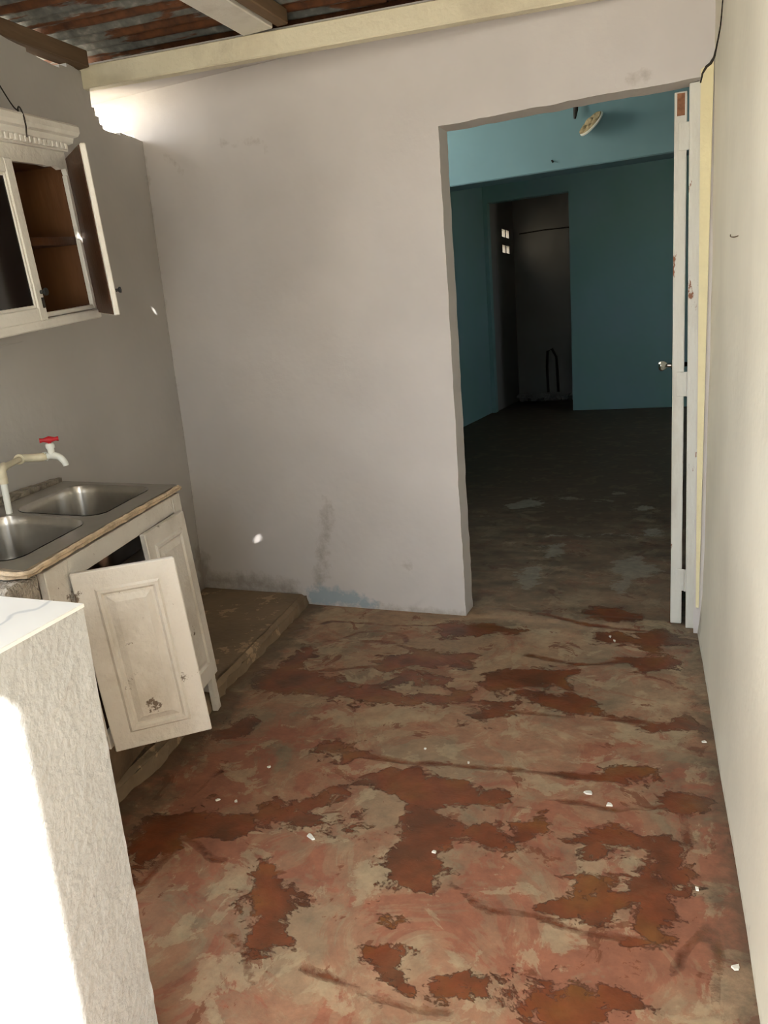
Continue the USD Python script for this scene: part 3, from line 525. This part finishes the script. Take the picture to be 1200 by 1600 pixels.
for i, z in enumerate((.21, 1.06, 2.005)):
    h = obj('hinge', loc(bx(-.016, .030, -.0045, -.0005, z-.050, z+.050, .001)), 'door_paint', DW, smooth=False)
    obj('hinge_pin', loc(tube([(-.014, -.007, z-.05), (-.014, -.007, z+.05)], .006, 10)), 'door_paint', h, smooth=40)
kz = 1.085; prof = [(0, 0), (.026, 0), (.027, .004), (.012, .009), (.010, .026), (.020, .036), (.027, .048), (.027, .058), (.020, .066), (.0, .069)]
for side in (1, -1):
    o = (LT, LW_-.065, kz) if side == 1 else (0, LW_-.065, kz)
    obj('door_knob', loc(lathe(prof, 26, align(o, (side, 0, 0)))), 'chrome' if side == 1 else 'black_rubber', DW, smooth=40, label='round chrome knob' if side == 1 else None)
obj('bare_patch', loc(bx(.008, .036, -.0012, -.0002, LH-.085, LH-.006, .0003)), 'rust_bare', DW, smooth=False, label='brown patch of bare wood at the top of the edge')
# frame post between door and wall, and yellow strip
def skewed(x0, x1, y0, y1, z0, z1, k): 
    m = bx(x0, x1, y0, y1, z0, z1, .003); m = m.subdivide_to_size(.3); m.vertices[:, 0] += k*m.vertices[:, 2]; return m
obj('door_frame_post', skewed(-.104, -.061, 3.385, 3.452, .0, 2.18, -.0045), 'door_paint', smooth=False, label='white wooden door frame post between the open door and the yellow strip', cat='door frame')
ys_ = hull([(-.0745, 3.330, 2.205), (-.030, 3.330, 2.225), (-.0745, 3.37, 2.205), (-.03, 3.37, 2.225), (-.062, 3.330, .12), (-.05, 3.330, .12), (-.062, 3.37, .12), (-.05, 3.37, .12)])
obj('trim_3', ys_, 'yellow_paint', smooth=False, kind='structure', label='pale yellow painted strip between door frame and right wall')
wx = lambda y: rx(y)+.0215
ck = np.array([(wx(2.9), 2.90, 2.42), (wx(3.02), 3.02, 2.317), (wx(3.05), 3.05, 2.288), (wx(3.086), 3.086, 2.265), (wx(3.16), 3.16, 2.252), (wx(3.25), 3.25, 2.243), (wx(3.31)-.002, 3.315, 2.232), (-.042, 3.330, 2.218), (-.055, 3.330, 2.210), (-.068, 3.331, 2.190), (-.074, 3.331, 2.16)])
obj('wall_crack', tube(ck, [.0022, .0022, .0024, .0026, .0028, .003, .004, .0055, .0055, .004, .003], 6), 'dark_line', label='dark crack in the plaster over the top right corner of the doorway', cat='crack')

# ================================================================== SINK CABINET (local x: to the right along its face, y: into it, z: up)
SU = np.array([-.292, .956, 0]); SV = np.array([-.956, -.292, 0]); SO = np.array([-1.80, 2.235, 0])
MS = frame(SO, SU, SV, (0, 0, 1))
CB = thing('sink_cabinet', 'white worn kitchen sink cabinet standing on the cement step with two doors, one hanging open', 'cabinet', MS)
KL = .055                                   # the carcass leans back: its foot stands further out than its top
def shear(m, k=.40):
    m = m.copy(); m.vertices[:, 0] += k*m.vertices[:, 1]; return m
def lean(m, shx=0.):
    m = m.copy() if not isinstance(m, list) else trimesh.util.concatenate(m)
    m = m.subdivide_to_size(.25); dz = .858-m.vertices[:, 2]; m.vertices[:, 1] -= KL*dz; m.vertices[:, 0] += shx*dz; return m
obj('stile', [lean(bx(-.085, -.012, 0, .022, .166, .858)), lean(bx(-.052, -.012, 0, .022, .0, .168))], 'white_paint_worn', CB, smooth=False)
obj('stile', lean(bx(-.945, -.830, 0, .022, .345, .858)), 'white_paint_worn', CB, smooth=False)
obj('top_rail', lean(bx(-.830, -.085, .001, .022, .800, .858)), 'white_paint_worn', CB, smooth=False)
obj('bottom_rail', [lean(bx(-.40, -.085, .001, .022, .168, .215)), lean(bx(-.83, -.39, .002, .022, .30, .345))], 'white_paint_worn', CB, smooth=False)
obj('side_panel', lean(shear(bx(-.034, -.016, .023, .50, .062, .858))), 'white_paint_worn', CB, smooth=False)
obj('side_panel', lean(shear(bx(-.94, -.92, .023, .52, .30, .858))), 'white_paint_worn', CB, smooth=False)
obj('bottom_board', lean(shear(bx(-.92, -.036, .024, .50, .306, .322))), 'dark_wood', CB, smooth=False)
obj('back_board', lean(shear(bx(-.92, -.036, .50, .512, .25, .66))), 'dark_wood', CB, smooth=False)
obj('plinth', lean(bx(-.90, -.06, .13, .16, .062, .306)), 'raw_timber', CB, smooth=False)
def panel_door(w, h, t=.020):
    """local x 0..w, y 0..-t (front towards -y), z 0..h: slab, mitred frame moulding and raised field"""
    parts = []
    slab = bx(0, w, -t, 0, 0, h, .003)
    m0, m1 = .050, .064
    def ring(a, b, ya, yb):
        o = [(a, a), (w-a, a), (w-a, h-a), (a, h-a)]; i = [(b, b), (w-b, b), (w-b, h-b), (b, h-b)]; r = []
        for k in range(4):
            p, q, s, u = o[k], o[(k+1) % 4], i[(k+1) % 4], i[k]
            r.append(hull([(p[0], -t, p[1]), (q[0], -t, q[1]), (s[0], -t, s[1]), (u[0], -t, u[1]),
                           (p[0]*.7+u[0]*.3, -t-.006, p[1]*.7+u[1]*.3), (q[0]*.7+s[0]*.3, -t-.006, q[1]*.7+s[1]*.3), (p[0]*.3+u[0]*.7, -t-.006, p[1]*.3+u[1]*.7), (q[0]*.3+s[0]*.7, -t-.006, q[1]*.3+s[1]*.7)]))
        return r
    a, b = .076, .094
    field = hull([(a, -t, a), (w-a, -t, a), (w-a, -t, h-a), (a, -t, h-a), (b, -t-.008, b), (w-b, -t-.008, b), (w-b, -t-.008, h-b), (b, -t-.008, h-b)])
    return slab, trimesh.util.concatenate(ring(m0, m1+.006, 0, 0)), field
def lean_door(m, o, swing, shx):
    m = m.copy(); c, s_ = math.cos(swing), math.sin(swing); x, y = m.vertices[:, 0].copy(), m.vertices[:, 1].copy(); z = m.vertices[:, 2]
    m.vertices[:, 0] = o[0] + c*x + s_*y; m.vertices[:, 1] = o[1] - s_*x + c*y; m.vertices[:, 2] = z + o[2]
    dz = .824-m.vertices[:, 2]; m.vertices[:, 0] -= shx*dz; m.vertices[:, 1] -= KL*.9*dz+.002; return m
def hang(name, M, w, h, parent, mat, sh, label=None):
    s, r, f = panel_door(w, h)
    def tr(m):
        m = m.subdivide_to_size(.2); return M(m)
    d = obj(name, tr(s), mat, parent, smooth=False, label=label)
    obj('moulding', tr(r), mat, d, smooth=False); obj('field_panel', tr(f), mat, d, smooth=False)
    return d
zb = .165
hang('door', lambda m: lean_door(m, (-.405, -.003, zb), .03, -.05), .322, .640, CB, 'white_paint_worn', 0)
# the left door: hinged on its left edge, swung out
dl = hang('door', lambda m: lean_door(m, (-.842, -.004, .292), math.atan2(.24, .118), -.053), .267, .532, CB, 'white_paint_worn', 0, label='cabinet door hanging open')

# --- double sink top (sheared in plan, as the counter is)
ST = thing('sink_counter', 'stainless steel double sink set in a counter with a raw wooden edge', 'sink', MS)
def rrect(x0, x1, y0, y1, r, n=8): return shapely.box(x0+r, y0+r, x1-r, y1-r).buffer(r, quad_segs=n)
B1, B2 = (-.505, -.055), (-.975, -.540)
by0, by1 = .085, .470
outer = shapely.box(-1.015, .008, -.006, .565)
deck = outer.difference(rrect(*B1, by0, by1, .075)).difference(rrect(*B2, by0, by1, .075))
ZC = .886
obj('steel_deck', shear(prism(deck, ZC-.006, ZC)), 'steel', ST, smooth=False)
def basin(b):
    rings = []; N = 64
    for (ins, z) in ((0, ZC+.0015), (.004, ZC-.002), (.008, ZC-.03), (.012, ZC-.13), (.020, ZC-.185), (.040, ZC-.205), (.09, ZC-.212)):
        p = rrect(b[0]+ins, b[1]-ins, by0+ins, by1-ins, max(.075-ins*.4, .045)); L = p.exterior
        rings.append([(*L.interpolate(t, normalized=True).coords[0], z) for t in np.arange(N)/N])
    V = np.array(rings).reshape(-1, 3); F = []
    for i in range(len(rings)-1):
        for j in range(N):
            p, q = i*N+j, i*N+(j+1) % N; F += [(p, q, q+N), (p, q+N, p+N)]
    c = len(V); V = np.vstack([V, [(b[0]+b[1])/2, (by0+by1)/2, ZC-.214]]); F += [(c, (len(rings)-1)*N+(j+1) % N, (len(rings)-1)*N+j) for j in range(N)]
    m = trimesh.Trimesh(V, F, process=False); n_ = m.face_normals[:N].mean(0)
    if m.face_normals[-1][2] < 0: m.invert()
    inner_ = m.copy(); outer_ = m.copy(); outer_.vertices = outer_.vertices+[0, 0, -.0012]; outer_.invert()
    return trimesh.util.concatenate([inner_, outer_])
for k, b in enumerate((B1, B2)):
    bs = obj('basin', shear(basin(b)), 'steel', ST, smooth=50)
    cx, cy = (b[0]+b[1])/2, (by0+by1)/2
    obj('drain', shear(lathe([(0, 0), (.018, 0), (.022, .003), (.034, .004), (.036, .001), (.036, 0)], 20, frame((cx, cy, ZC-.2125), (1, 0, 0), (0, 1, 0), (0, 0, 1)))), 'chrome', bs, smooth=40)
# tap hole cover on the far edge of the near basin, seen as a dark rubber flap
obj('overflow_slot', shear(bx(-.80, -.765, by1-.012, by1-.007, ZC-.060, ZC-.042, .002)), 'black_rubber', ST, smooth=False, label='dark overflow slot')
# wooden slab and edges
slab_p = Polygon([(-1.02, -.004), (-.98, -.006), (.0, -.008), (.0, .574), (-1.04, .574), (-1.045, .05), (-1.03, .02)]).difference(rrect(-.512, -.048, by0-.008, by1+.008, .08)).difference(rrect(-.982, -.533, by0-.008, by1+.008, .08))
sm = shear(prism(slab_p, .8685, ZC-.0065)).subdivide_to_size(.03)
sm.vertices += (meshkit.fbm(sm.vertices*40, 2, 3)[:, None]-.5)*np.where(sm.vertices[:, 2:3] < .875, .006, .002)*[0, 1, 1]
obj('wooden_slab', sm, 'plywood_edge', ST, smooth=False)
lip = smooth_path([(-.03, -.010, .884), (-.3, -.011, .884), (-.6, -.010, .885), (-.9, -.011, .884), (-.975, -.012, .883), (-1.015, -.002, .880), (-1.035, .02, .881), (-1.022, .20, .885)], 60)
lip[:, 2] += .003*(meshkit.noise(np.c_[lip[:, 0]*40, 0*lip[:, 0], 0*lip[:, 0]])-.5)
obj('front_lip', shear(tube(lip, .0062, 7)), 'plywood_edge', ST, smooth=40)
# mortar curb along the wall behind the sink
cur = Polygon([(.0, .578), (.0, .600), (-1.25, .72), (-1.25, .600), (-.9, .595)])
mc = shear(prism(cur, .83, .900)).subdivide_to_size(.03); mc.vertices += (meshkit.fbm(mc.vertices*30, 3, 5)[:, None]-.5)*.012*[0, .6, 1]
mc.apply_transform(MS)
obj('mortar_curb', mc, 'mortar', smooth=25, label='rough mortar curb between the sink and the grey wall', cat='curb')
# concrete pier under the near end
pier = bx(-1.085, -.950, .012, .56, .0, .862, .008).subdivide_to_size(.04); pier.vertices[:, 0] += .4*pier.vertices[:, 1]*(pier.vertices[:, 0] < -1.0)*.6
pier.vertices += (meshkit.fbm(pier.vertices*22, 3, 6)[:, None]-.5)*.010*[1, 1, 0]; pier.apply_transform(MS)
obj('concrete_pier', pier, 'concrete', smooth=25, label='rough grey concrete pier carrying the near end of the sink counter', cat='pier')

# --- faucet: PVC riser and arm with a white tap and a red handle
rp = np.array([-2.131, 1.772])
FA = thing('faucet', 'improvised faucet of cream plastic pipe with a white tap and red handle over the sink', 'faucet', frame((*rp, ZC), (1, 0, 0), (0, 1, 0), (0, 0, 1)))
e2 = np.array([-2.246, 1.955])-rp
obj('riser_pipe', tube([(0.0, 0, .0005), (0, 0, .125)], .0105, 18), 'pvc_white', FA, smooth=40)
obj('elbow', [tube([(0, 0, .10), (0, 0, .135)], .0150, 18), tube(smooth_path([(0, 0, .118), (0, 0, .140), (e2[0]*.06, e2[1]*.06, .149), (e2[0]*.18, e2[1]*.18, .150)], 14), .0145, 18)], 'pvc', FA, smooth=40)
obj('arm_pipe', tube([(e2[0]*.12, e2[1]*.12, .150), (e2[0], e2[1], .150)], .0105, 18), 'pvc', FA, smooth=40)
e3 = np.array([-2.178, 1.998])-rp
obj('coupling', [tube(smooth_path([(e2[0]*.93, e2[1]*.93, .150), (e2[0], e2[1], .1505), (e2[0]+.020, e2[1]+.012, .1505), tuple([*(e3), .150])], 16), .0145, 18), lathe([(0, 0), (.018, 0), (.0185, .010), (.0, .010)], 18, align((e2[0]*.93, e2[1]*.93, .150), (*e2, 0)))], 'pvc', FA, smooth=40)
td = np.array([.88, .30]); td /= np.linalg.norm(td)
tq = lambda a, z: (e3[0]+td[0]*a, e3[1]+td[1]*a, z)
tb = obj('tap_body', [tube([tq(-.004, .150), tq(.010, .150)], .0165, 8), tube(smooth_path([tq(.008, .150), tq(.030, .151), tq(.055, .144), tq(.070, .126), tq(.074, .112)], 18), np.interp(np.arange(18), [0, 6, 12, 17], [.0105, .013, .0115, .0105]), 18),
                      tube([tq(.030, .150), tq(.028, .182)], [.0105, .0125], 16), lathe([(0, 0), (.016, 0), (.0165, .012), (.013, .017), (0, .017)], 8, frame(tq(.028, .178), (1, 0, 0), (0, 1, 0), (0, 0, 1)))], 'pvc_white', FA, smooth=40)
hx = np.array([td[0]*.55+td[1]*.8, td[1]*.55-td[0]*.8]); hx = np.array([.62, .78])
hc = tq(.028, .208)
obj('tap_handle', [tube([tq(.028, .194), tq(.028, .204)], .006, 12), tube([(hc[0]-hx[0]*.031, hc[1]-hx[1]*.031, hc[2]), (hc[0]-hx[0]*.02, hc[1]-hx[1]*.02, hc[2]), hc, (hc[0]+hx[0]*.02, hc[1]+hx[1]*.02, hc[2]), (hc[0]+hx[0]*.031, hc[1]+hx[1]*.031, hc[2])], [.0085, .0065, .0125, .0065, .0085], 14)],
    'red_plastic', FA, smooth=40, label='red tap handle')

# ================================================================== WALL CABINET (hangs crooked on the left wall; local x: right along its face, y: into it, z: up)
u2 = np.array([-.226, .969, .102]); u2 /= np.linalg.norm(u2); nn = np.array([.974, .227, 0]); nn /= np.linalg.norm(nn); v2 = np.cross(u2, -nn); v2 /= np.linalg.norm(v2)
WC = thing('wall_cabinet', 'white wall cabinet with dentil cornice hanging crooked over the sink, right door ajar', 'cabinet', frame((-2.148, 2.303, 1.564), u2, -nn, v2))
H0 = .445; CL = -.70
obj('back_board', bx(CL, .012, .262, .270, -.03, .52), 'brown_wood', WC, smooth=False)
obj('side_panel', bx(.012, .030, .0, .270, -.03, .50), 'brown_wood', WC, smooth=False)
obj('side_panel', bx(CL-.018, CL, .0, .270, -.03, .50), 'brown_wood', WC, smooth=False)
obj('top_board', bx(CL, .012, .004, .262, .462, .478), 'brown_wood', WC, smooth=False)
obj('bottom_board', bx(CL-.03, .018, -.032, .262, -.062, -.030, .004), 'white_paint_clean', WC, smooth=False, label='white bottom board')
obj('shelf', bx(CL, .011, .002, .261, .200, .228), 'dark_wood', WC, smooth=False)
obj('face_stile', bx(.000, .024, -.018, -.001, -.028, .43), 'white_paint_clean', WC, smooth=False)
obj('sill_strip', bx(CL, .0, -.016, -.001, -.028, -.012), 'white_paint_clean', WC, smooth=False)
fas = Polygon([(CL-.02, .555), (.014, .555), (.014, .445), (.008, .43), (.002, .452), (-.03, .447), (-.06, .458), (-.10, .452), (-.14, .455), (CL-.02, .448)])
obj('fascia', prism(fas, -.020, -.001, 'y'), 'white_paint_clean', WC, smooth=False)
# cornice: a profile swept along the front, returning at the right end
prof_c = [(0, .505), (.014, .505), (.016, .525), (.030, .532), (.034, .548), (.046, .553), (.052, .565), (.052, .583), (.046, .590), (0, .590)]
cv = []
for x, e in ((CL-.05, 0), (.004, 1)): cv.append([(x+e*d, -.020-d, z) for d, z in prof_c])
cv.append([(.004+d, .16, z) for d, z in prof_c])
Vc = np.array(cv).reshape(-1, 3); k = len(prof_c); Fc = []
for i in range(2):
    for j in range(k):
        p, q = i*k+j, i*k+(j+1) % k; Fc += [(p, q, q+k), (p, q+k, p+k)]
Fc += [(0, j+1, j) for j in range(1, k-1)] + [(2*k, 2*k+j, 2*k+j+1) for j in range(1, k-1)]
mcor = trimesh.Trimesh(Vc, Fc, process=False); trimesh.repair.fix_normals(mcor)
cor = obj('cornice', mcor, 'white_paint_clean', WC, smooth=False)
for i in range(26):
    x = -.006-i*.026
    obj('dentil', bx(x-.008, x+.008, -.046, -.034, .511, .531, .002), 'white_paint_clean', cor, smooth=False)
def frame_door(w, h, t, st, glass):
    fr_ = [bx(0, st, -t, 0, 0, h, .003), bx(w-st, w, -t, 0, 0, h, .003), bx(st, w-st, -t, 0, 0, st, .003), bx(st, w-st, -t, 0, h-st, h, .003)]
    bead = [bx(st, st+.010, -t*.75, -t*.2, st, h-st), bx(w-st-.010, w-st, -t*.75, -t*.2, st, h-st), bx(st+.01, w-st-.01, -t*.75, -t*.2, st, st+.01), bx(st+.01, w-st-.01, -t*.75, -t*.2, h-st-.01, h-st)]
    pn = bx(st-.006, w-st+.006, -t*.5, -t*.2, st-.006, h-st+.006)
    return fr_, bead, pn
fr_, bead, pn = frame_door(.335, .492, .018, .042, True)
def put(ms, M):
    m = trimesh.util.concatenate(ms) if isinstance(ms, list) else ms.copy(); m.apply_transform(M); return m
ML = frame((-.668, -.019, -.035), (1, 0, 0), (0, 1, 0), (0, 0, 1))
ld = obj('door', put(fr_, ML), 'white_paint_clean', WC, smooth=False)
obj('bead', put(bead, ML), 'white_paint_clean', ld, smooth=False); obj('pane', put(pn, ML), 'dark_glass', ld, smooth=False, label='dark glass pane')
obj('hinge', bx(-.352, -.338, -.0395, -.0375, .005, .038), 'dark_line', WC, smooth=False)
obj('door_pull', lathe([(0, 0), (.006, 0), (.005, .010), (.012, .016), (.012, .022), (0, .026)], 16, align((-.345, -.037, .055), (0, -1, 0))), 'black_rubber', WC, smooth=40, label='dark round knob')
th = RIGHT_DOOR
MR = frame((.020, -.019, -.045), (-math.cos(th), -math.sin(th), 0), (math.sin(th), -math.cos(th), 0), (0, 0, 1)) @ np.diag([1, -1, 1, 1])
slab_, ring_, field_ = panel_door(.335, .533, .018)
def putm(m): 
    m = m.copy(); m.apply_transform(MR); 
    if np.linalg.det(MR[:3, :3]) < 0: m.invert()
    return m
rd = obj('door', putm(slab_), 'white_paint_clean', WC, smooth=False)
obj('lining', putm(bx(.003, .322, .0002, .003, .003, .530)), 'dark_wood', rd, smooth=False, label='bare dark inner face of the door')
obj('door_knob', putm(lathe([(0, 0), (.006, 0), (.005, .012), (.010, .017), (.010, .022), (0, .025)], 16, align((.312, -.018, .080), (0, -1, 0)))), 'black_rubber', rd, smooth=40, label='small dark knob')
# a mounting cleat on the wall and a hanging wire
cl = bx(-.55, -.06, .262, .30, -.12, -.066, .003); cl.apply_transform(frame((-2.148, 2.303, 1.564), u2, -nn, v2))
obj('mounting_cleat', cl, 'grey_plaster', smooth=False, label='grey cleat on the wall just under the wall cabinet', cat='cleat')
wr = np.array([frame((-2.148, 2.303, 1.564), u2, -nn, v2) @ np.r_[p, 1] for p in smooth_path([(.12, .262, .82), (.17, .262, .77), (.20, .255, .72), (.10, .17, .675), (-.10, .05, .625), (-.25, -.055, .602), (-.283, -.080, .565), (-.295, -.081, .515)], 26)])[:, :3]
obj('electric_wire', tube(wr, .0024, 8), 'dark_line', smooth=40, label='thin dark wire hanging over the cornice of the wall cabinet', cat='wire')

# ================================================================== HALF WALL in the left foreground
hd = np.array([.11, -1.0]); hd /= np.linalg.norm(hd); hn = np.array([-hd[1]*-1, 0]) 
HX, HY, HZ = -.983, .925, .968
HW = thing('half_wall', 'rough stuccoed half wall with a white tiled top in the left foreground', 'half wall', None, kind='structure')
ex, ey = HX + .11*(HY+.47), -.47
us_h = arange(0, 1.40, .012); vs_h = arange(0, HZ-.007, .012)
def hw_warp(u, v): return 0.0018*(meshkit.fbm(np.stack([u*22, v*9, 0*u], -1), 4, 51)-.5) + 0.0026*np.clip(meshkit.fbm(np.stack([u*70, v*38, 0*u], -1), 2, 55)-.66, 0, 1)*4
mh, uvh, _ = slab_grid(us_h, vs_h, lambda u, v: v > -9, (HX, HY, 0), (*hd, 0), (1/np.hypot(1, .11), .11/np.hypot(1, .11), 0), .44, bump=.003, seed=52, warp=hw_warp)
obj('stucco_body', mh, 'rough_stucco', HW, smooth=40)
for (a, b) in ((0, .60), (.604, 1.21)):
    P = [(HX+hd[0]*a+.003, HY+hd[1]*a), (HX+hd[0]*b+.003, HY+hd[1]*b), (HX+hd[0]*b-.445, HY+hd[1]*b), (HX+hd[0]*a-.445, HY+hd[1]*a)]
    q = Polygon(P); qi = q.buffer(-.0015)
    obj('tile', hull([(*p, HZ-.007) for p in list(q.exterior.coords)[:4]] + [(*p, HZ-.001) for p in list(q.exterior.coords)[:4]] + [(*p, HZ) for p in list(qi.exterior.coords)[:4]]), 'marble_tile', HW, smooth=False, label='white marbled tile')

# ================================================================== SMALL THINGS
# ceiling rose hanging loose from the pale blue beam, and a cut cable
RO = thing('ceiling_rose', 'loose round lamp rose hanging askew on the pale blue beam of the inner room', 'lamp rose', align((-.828, 5.91, 2.640), (.56, .50, -.65)))
obj('plate', lathe([(0, -.004), (.088, -.004), (.098, .002), (.098, .010), (.06, .016), (0, .018)], 32), 'pvc_white', RO, smooth=35)
lumps = []
for i in range(9):
    m = trimesh.creation.icosphere(2, rng.uniform(.018, .034)); m.apply_scale([1, 1, .5]); a = rng.uniform(0, 6.28); r = rng.uniform(0, .065)
    m.apply_translation([r*math.cos(a), r*math.sin(a), -.008]); lumps.append(m)
obj('backing', [lathe([(0, -.012), (.085, -.010), (.090, -.0045), (0, -.0045)], 28)] + lumps, 'rust_plate', RO, smooth=40)
obj('cable_stub', tube([(-.930, 5.985, 2.90), (-.932, 5.955, 2.82), (-.936, 5.95, 2.75), (-.944, 5.955, 2.695)], [.013, .016, .017, .008], 8), 'black_rubber', smooth=40, label='black cut cable hanging beside the lamp rose', cat='cable')
obj('wall_nail', tube([(-1.118, 5.999, 2.455), (-1.112, 5.985, 2.45), (-1.108, 5.982, 2.443)], .007, 6), 'black_rubber', label='small black hook near the lower edge of the pale blue beam', cat='hook')
hk = smooth_path([(rx(2.577)+.022-.001, 2.577, 1.565), (rx(2.52)+.022-.006, 2.52, 1.556), (rx(2.47)+.022-.007, 2.469, 1.551), (rx(2.42)+.022-.006, 2.42, 1.547), (rx(2.374)+.022-.001, 2.374, 1.546)], 12)
obj('wall_nail', tube(hk, .0012, 6), 'raw_timber', label='thin bent nail stuck in the cream right wall', cat='nail')
# flakes of paint lying on the floor
FL = [(-1.026, 1.63, .014), (-.674, 1.669, .006), (-1.339, 1.912, .006), (-1.338, 1.714, .005), (-.874, 2.154, .004), (-.71, 2.111, .004), (-.322, 2.05, .012), (-.258, 2.01, .010), (-.397, 3.22, .012), (-.385, 3.18, .010),
      (-.013, 2.43, .006), (.060, 1.511, .009), (-.017, 1.729, .006), (-1.397, 1.704, .006)]
FLL = {0: 'largest pale flake of paint, on the stained floor left of its middle', 6: 'grey flake of paint on the reddest stretch of floor towards the right wall', 8: 'pale flake of paint on the floor before the open door', 11: 'pale flake of paint near the foot of the right wall in front'}
for i, (x, y, r) in enumerate(FL):
    a = np.sort(rng.uniform(0, 2*np.pi, 8)); rr = r*rng.uniform(.6, 1.15, 8)
    top = [(x+c*math.cos(t)*1.15, y+c*math.sin(t), .0035) for c, t in zip(rr, a)]; bot = [(x+1.08*(p[0]-x), y+1.08*(p[1]-y), -.001) for p in top]
    obj('paint_flake', hull(top+bot), 'flake', smooth=False, label=FLL.get(i, 'tiny pale speck of paint on the stained floor'), cat='paint flake', group=None if i in FLL else 'tiny specks on the floor')
